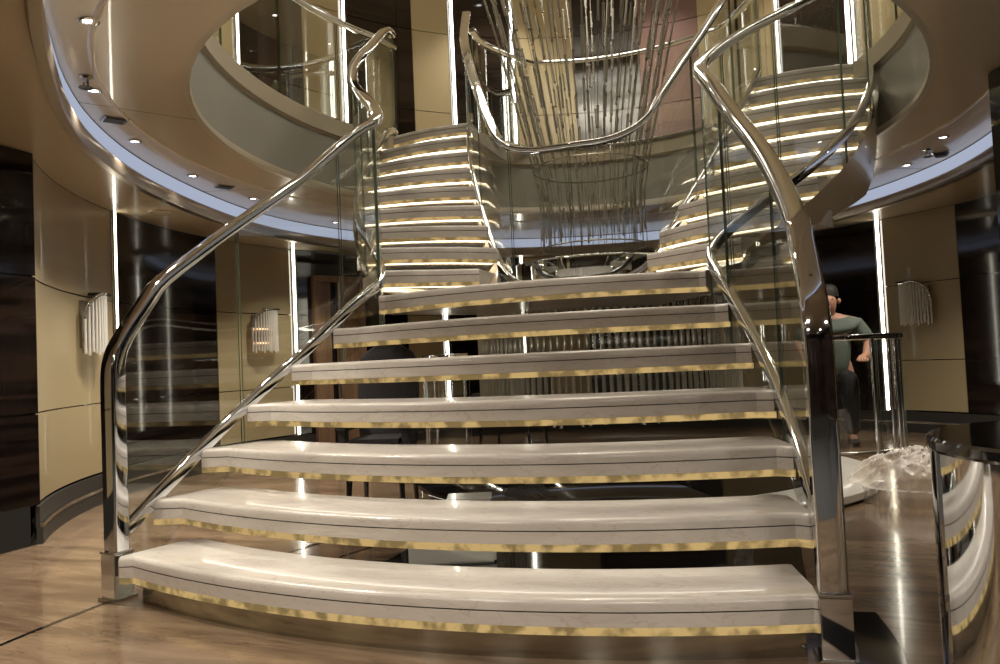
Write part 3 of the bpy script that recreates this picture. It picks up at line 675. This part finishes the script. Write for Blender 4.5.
def sprinkler(x, y, z, lab):
    t = thing('sprinkler_head', lab, 'sprinkler', (x, y, z)); mb = MB(); mb.lathe([(.03, 0), (.03, -.006), (.012, -.012), (.010, -.03), (0, -.03)], (x, y, z), 16); mb.build('body', 'steel', t, smooth=40)
    mb = MB(); mb.lathe([(.0, -.055), (.03, -.055), (.03, -.052), (0, -.050)], (x, y, z), 12); mb.box((x + .012, y, z - .04), (.004, .004, .03)); mb.box((x - .012, y, z - .04), (.004, .004, .03)); mb.build('deflector', 'vent', t)
sprinkler(-1.68, .33, ZC1, 'dark sprinkler head hanging from the left ceiling')
sprinkler(2.16, 3.75, ZC1, 'small sprinkler head on the right ceiling beside the round detector')
for x, y, lab in ((-2.03, .82, 'first small square dark vent in the left ceiling beside the cove light'), (-2.52, 2.25, 'second small square dark vent in the left ceiling, farther from the viewer')):
    t = thing('ceiling_vent', lab, 'vent', (x, y, ZC1)); mb = MB(); mb.box((x, y, ZC1 - .004), (.12, .10, .008), R(60)); mb.build('frame', 'steel', t, bevel=.002)
    mb = MB(); mb.box((x, y, ZC1 - .009), (.09, .075, .006), R(60)); mb.build('grille', 'vent', t)
t = thing('ceiling_speaker', 'flat round beige speaker cover on the low ceiling near the left wall', 'speaker', (-3.0, 2.15, ZC0))
mb = MB(); mb.lathe([(.075, 0), (.085, -.002), (.085, -.008), (.075, -.009)], (-3.0, 2.15, ZC0), 28); mb.build('rim', 'outerceil', t, smooth=40)
mb = MB(); mb.lathe([(0, -.007), (.075, -.006)], (-3.0, 2.15, ZC0), 28); mb.build('cover', 'speaker', t)
t = thing('smoke_detector', 'round dark detector on the right ceiling next to the cove light', 'smoke detector', (2.27, 3.9, ZC1))
mb = MB(); mb.lathe([(.05, 0), (.05, -.012), (.038, -.03), (0, -.032)], (2.27, 3.9, ZC1), 20); mb.build('housing', 'vent', t, smooth=40)
mb = MB(); mb.lathe([(.055, 0), (.06, -.004), (.052, -.008)], (2.27, 3.9, ZC1), 20); mb.build('rim', 'chrome', t, smooth=40)

# ------------------------------------------------------------------ plastic sheeting
def sheeting():
    mb = MB(); rws = []; nx, ny = 90, 80
    for i in range(nx + 1):
        r_ = []
        for j in range(ny + 1):
            u, v = i / nx * 2 - 1, j / ny * 2 - 1; x, y = 1.80 + u * .40, 2.55 + v * .50
            rr = math.sqrt((u * 1.0) ** 2 + (v * 1.0) ** 2); n1 = noise.noise(Vector((u * 2.2, v * 2.2, 3)))
            env = max(0, 1 - (rr / (.92 + .18 * n1)) ** 2.2)
            rg = 1 - abs(noise.noise(Vector((u * 3.2, v * 3.2, 1)))) * 2; rg2 = 1 - abs(noise.noise(Vector((u * 7, v * 7, 7)))) * 2; rg3 = noise.noise(Vector((u * 19, v * 19, 2)))
            z = .004 + (env ** .6) * (.11 + .09 * rg + .022 * rg2 + .004 * rg3) * (1.15 - .3 * v * 0)
            if rr > 1.12: z = .004
            r_.append((x + .03 * rg2 * env, y + .03 * rg3 * env, max(.075 * (1 if env > 0 else 0), z) if env > 0 else .004))
        rws.append(r_)
    # keep only the heap
    b = len(mb.v); k = mb.mi('plastic'); 
    for r_ in rws: mb.v += r_
    for i in range(nx):
        for j in range(ny):
            q = [(i, j), (i + 1, j), (i + 1, j + 1), (i, j + 1)]
            if max(rws[a][c][2] for a, c in q) > .01:
                mb.f.append(tuple(a * (ny + 1) + c for a, c in q)); mb.m.append(k)
    o = mb.build('plastic_sheeting', None, None, (1.66, 2.62, 0), smooth=180); return tag(o, 'crumpled heap of clear plastic sheeting on the marble floor right of the stairs', 'plastic sheet')
sheeting()
mb = MB(); mb.box((1.98, 2.85, .2), (.05, .03, .02), .4); mb.build('tape_tab', 'yellow', bpy.data.objects['plastic_sheeting'], bevel=.003)

# ------------------------------------------------------------------ person
def skin_body(name, verts, edges, rad, m, parent, sub=2, root=0):
    base = BASE[parent]; me = bpy.data.meshes.new(name); me.from_pydata([tuple((Vector(v) - base) * K) for v in verts], edges, []); me.materials.append(M[m])
    o = bpy.data.objects.new(name, me); C.objects.link(o); o.parent = parent; BASE[o] = base
    o.modifiers.new('Skin', 'SKIN'); me.skin_vertices.new() if not me.skin_vertices else None
    sv = me.skin_vertices[0].data
    for i, r in enumerate(rad):
        r = r if isinstance(r, tuple) else (r, r); r = (r[0] * 1.15, r[1] * 1.15); sv[i].radius = (r[0] * K, r[1] * K); sv[i].use_root = (i == root)
    s_ = o.modifiers.new('Sub', 'SUBSURF'); s_.levels = sub; s_.render_levels = sub; me.shade_smooth()
    for mo in o.modifiers:
        if mo.type == 'SKIN': mo.use_smooth_shade = True
    return o
px, py = 1.55, 4.82
pe = thing('person', 'man in a grey green t-shirt and dark trousers, head bowed, standing behind the glass balustrade', 'person', (px, py, 0))
def Pp(x, y, z):
    if z > .3: z = .3 + (z - .3) * .90
    return (px + x * 1.3, py + y * 1.3, z)
# nude body: one continuous surface
V = [Pp(0, 0, .70), Pp(0, 0, .85), Pp(0, -.01, 1.0), Pp(0, -.02, 1.10), Pp(-.01, -.045, 1.17), Pp(-.02, -.085, 1.23), Pp(-.02, -.105, 1.30), Pp(-.02, -.10, 1.36),
     Pp(-.16, -.02, 1.09), Pp(-.20, -.03, .90), Pp(-.17, -.19, .78), Pp(-.15, -.26, .76),
     Pp(.16, -.02, 1.09), Pp(.215, -.02, .90), Pp(.18, -.18, .78), Pp(.155, -.25, .77),
     Pp(-.08, 0, .66), Pp(-.09, -.01, .38), Pp(-.09, .01, .06), Pp(-.09, -.11, .03),
     Pp(.08, 0, .66), Pp(.09, -.01, .38), Pp(.09, .01, .06), Pp(.09, -.11, .03)]
E_ = [(0, 1), (1, 2), (2, 3), (3, 4), (4, 5), (5, 6), (6, 7), (3, 8), (8, 9), (9, 10), (10, 11), (3, 12), (12, 13), (13, 14), (14, 15), (0, 16), (16, 17), (17, 18), (18, 19), (0, 20), (20, 21), (21, 22), (22, 23)]
rd = [(.085, .065), (.085, .06), (.09, .06), (.075, .05), .042, (.062, .075), (.072, .088), (.045, .05), .05, .037, .03, .026, .05, .037, .03, .026, .055, .045, .033, .03, .055, .045, .033, .03]
# hands: palm, four fingers, thumb for each arm
for wi, sx in ((11, -1), (15, 1)):
    w0 = Vector(V[wi]); b0 = len(V)
    palm = w0 + Vector((-sx * .012, -.05, -.008)); V.append(tuple(palm)); E_.append((wi, b0)); rd.append((.028, .014)); 
    for f in range(4):
        o_ = (f - 1.5) * .017; L1 = (.030, .036, .034, .026)[f]
        a = palm + Vector((o_, -.028, 0)); b = a + Vector((o_ * .15, -L1, -.006)); c = b + Vector((0, -L1 * .6, -.018)); i0 = len(V)
        V += [tuple(a), tuple(b), tuple(c)]; E_ += [(b0, i0), (i0, i0 + 1), (i0 + 1, i0 + 2)]; rd += [.0085, .0078, .0068]
    a = palm + Vector((-sx * .03, -.005, -.004)); b = a + Vector((-sx * .014, -.026, -.01)); i0 = len(V); V += [tuple(a), tuple(b)]; E_ += [(b0, i0), (i0, i0 + 1)]; rd += [.010, .008]
body = skin_body('body', V, E_, rd, 'skin', pe)
# clothes
V = [Pp(0, 0, .54), Pp(0, 0, .86), Pp(0, -.01, 1.0), Pp(0, -.02, 1.09), Pp(0, -.035, 1.135), Pp(-.15, -.02, 1.07), Pp(-.20, -.03, .92), Pp(.15, -.02, 1.07), Pp(.21, -.025, .92)]
skin_body('t_shirt', V, [(0, 1), (1, 2), (2, 3), (3, 4), (3, 5), (5, 6), (3, 7), (7, 8)], [.125, .13, .145, .125, .075, .062, .058, .062, .058], 'shirt', pe)
V = [Pp(0, 0, .74), Pp(0, 0, .68), Pp(-.085, 0, .62), Pp(-.09, -.01, .38), Pp(-.09, .01, .07), Pp(.085, 0, .62), Pp(.09, -.01, .38), Pp(.09, .01, .07)]
skin_body('trousers', V, [(0, 1), (1, 2), (2, 3), (3, 4), (1, 5), (5, 6), (6, 7)], [(.14, .11), (.145, .115), .085, .065, .055, .085, .065, .055], 'trousers', pe)
for sx in (-1, 1):
    skin_body('shoe', [Pp(sx * .09, .03, .035), Pp(sx * .09, -.05, .033), Pp(sx * .095, -.15, .028)], [(0, 1), (1, 2)], [(.038, .034), (.038, .032), (.034, .024)], 'trousers', pe)
# head details: hair cap, ears, nose, eyes
hc = Vector(Pp(-.02, -.098, 1.315))
mb = MB(); rws = []
for i in range(9):
    ph = PI / 2 * i / 8 * 1.12; rws.append([(hc.x + .095 * math.sin(ph) * math.cos(t_), hc.y + .045 + .10 * math.sin(ph) * math.sin(t_), hc.z + .005 + .115 * math.cos(ph) - (.05 * math.sin(ph) if math.sin(t_) > -.3 else -.035 * math.sin(ph))) for t_ in [2 * PI * j / 20 for j in range(20)]])
mb.grid(rws, closed_v=True); mb.build('hair', 'hair', pe, smooth=80)
for sx in (-1, 1):
    mb = MB(); c = hc + Vector((sx * .09, .01, -.02)); mb.lathe([(.0, -.022), (.012, -.018), (.016, 0), (.012, .018), (0, .022)], c, 10); mb.build('ear', 'skin', pe, smooth=80)
    mb = MB(); c = hc + Vector((sx * .032, -.10, -.012)); mb.lathe([(0, -.006), (.008, 0), (0, .006)], c, 10); mb.build('eye', 'hair', pe, smooth=80)
mb = MB(); c = hc + Vector((0, -.112, -.03)); mb.tube([c + Vector((0, .01, .03)), c + Vector((0, -.008, -.002)), c + Vector((0, .01, -.014))], [.006, .012, .009], 8); mb.build('nose', 'skin', pe, smooth=80)
mb = MB(); c = hc + Vector((0, -.096, -.065)); mb.tube([c + Vector((-.02, .006, 0)), c + Vector((0, -.003, 0)), c + Vector((.02, .006, 0))], .005, 6); mb.build('mouth', 'pink', pe, smooth=80)

# ------------------------------------------------------------------ world, camera
w = bpy.data.worlds.new('world'); bpy.context.scene.world = w; w.use_nodes = True
w.node_tree.nodes['Background'].inputs[0].default_value = (.9, .75, .55, 1); w.node_tree.nodes['Background'].inputs[1].default_value = .02
cam = bpy.data.cameras.new('camera'); co = bpy.data.objects.new('camera', cam); C.objects.link(co); bpy.context.scene.camera = co
psi, pitch, roll = .3424, .0376, -.0447
cam.sensor_width = 36; cam.lens = 766 / 1000 * 36; cam.clip_start = .05
def w2(v): return Vector((v[0] * math.cos(psi) - v[1] * math.sin(psi), v[0] * math.sin(psi) + v[1] * math.cos(psi), v[2]))
fw = Vector((0, math.cos(pitch), math.sin(pitch))); u0 = Vector((0, -math.sin(pitch), math.cos(pitch))); r0 = Vector((1, 0, 0))
rt = math.cos(roll) * r0 + math.sin(roll) * u0; upv = -math.sin(roll) * r0 + math.cos(roll) * u0
fw, rt, upv = w2(fw), w2(rt), w2(upv)
from mathutils import Matrix
mx = Matrix((rt, upv, -fw)).transposed().to_4x4(); mx.translation = Vector((1.0902, -2.1933, .8235)) * K; co.matrix_world = mx
sc = bpy.context.scene
sc.view_settings.view_transform = 'Standard'; sc.view_settings.look = 'None'; sc.view_settings.gamma = 1; sc.view_settings.use_curve_mapping = False
sc.view_settings.exposure = 0.38
sc.cycles.transparent_max_bounces = 40; sc.cycles.max_bounces = 10; sc.cycles.use_denoising = True; sc.cycles.caustics_reflective = False; sc.cycles.caustics_refractive = False
sc.cycles.sample_clamp_indirect = 4
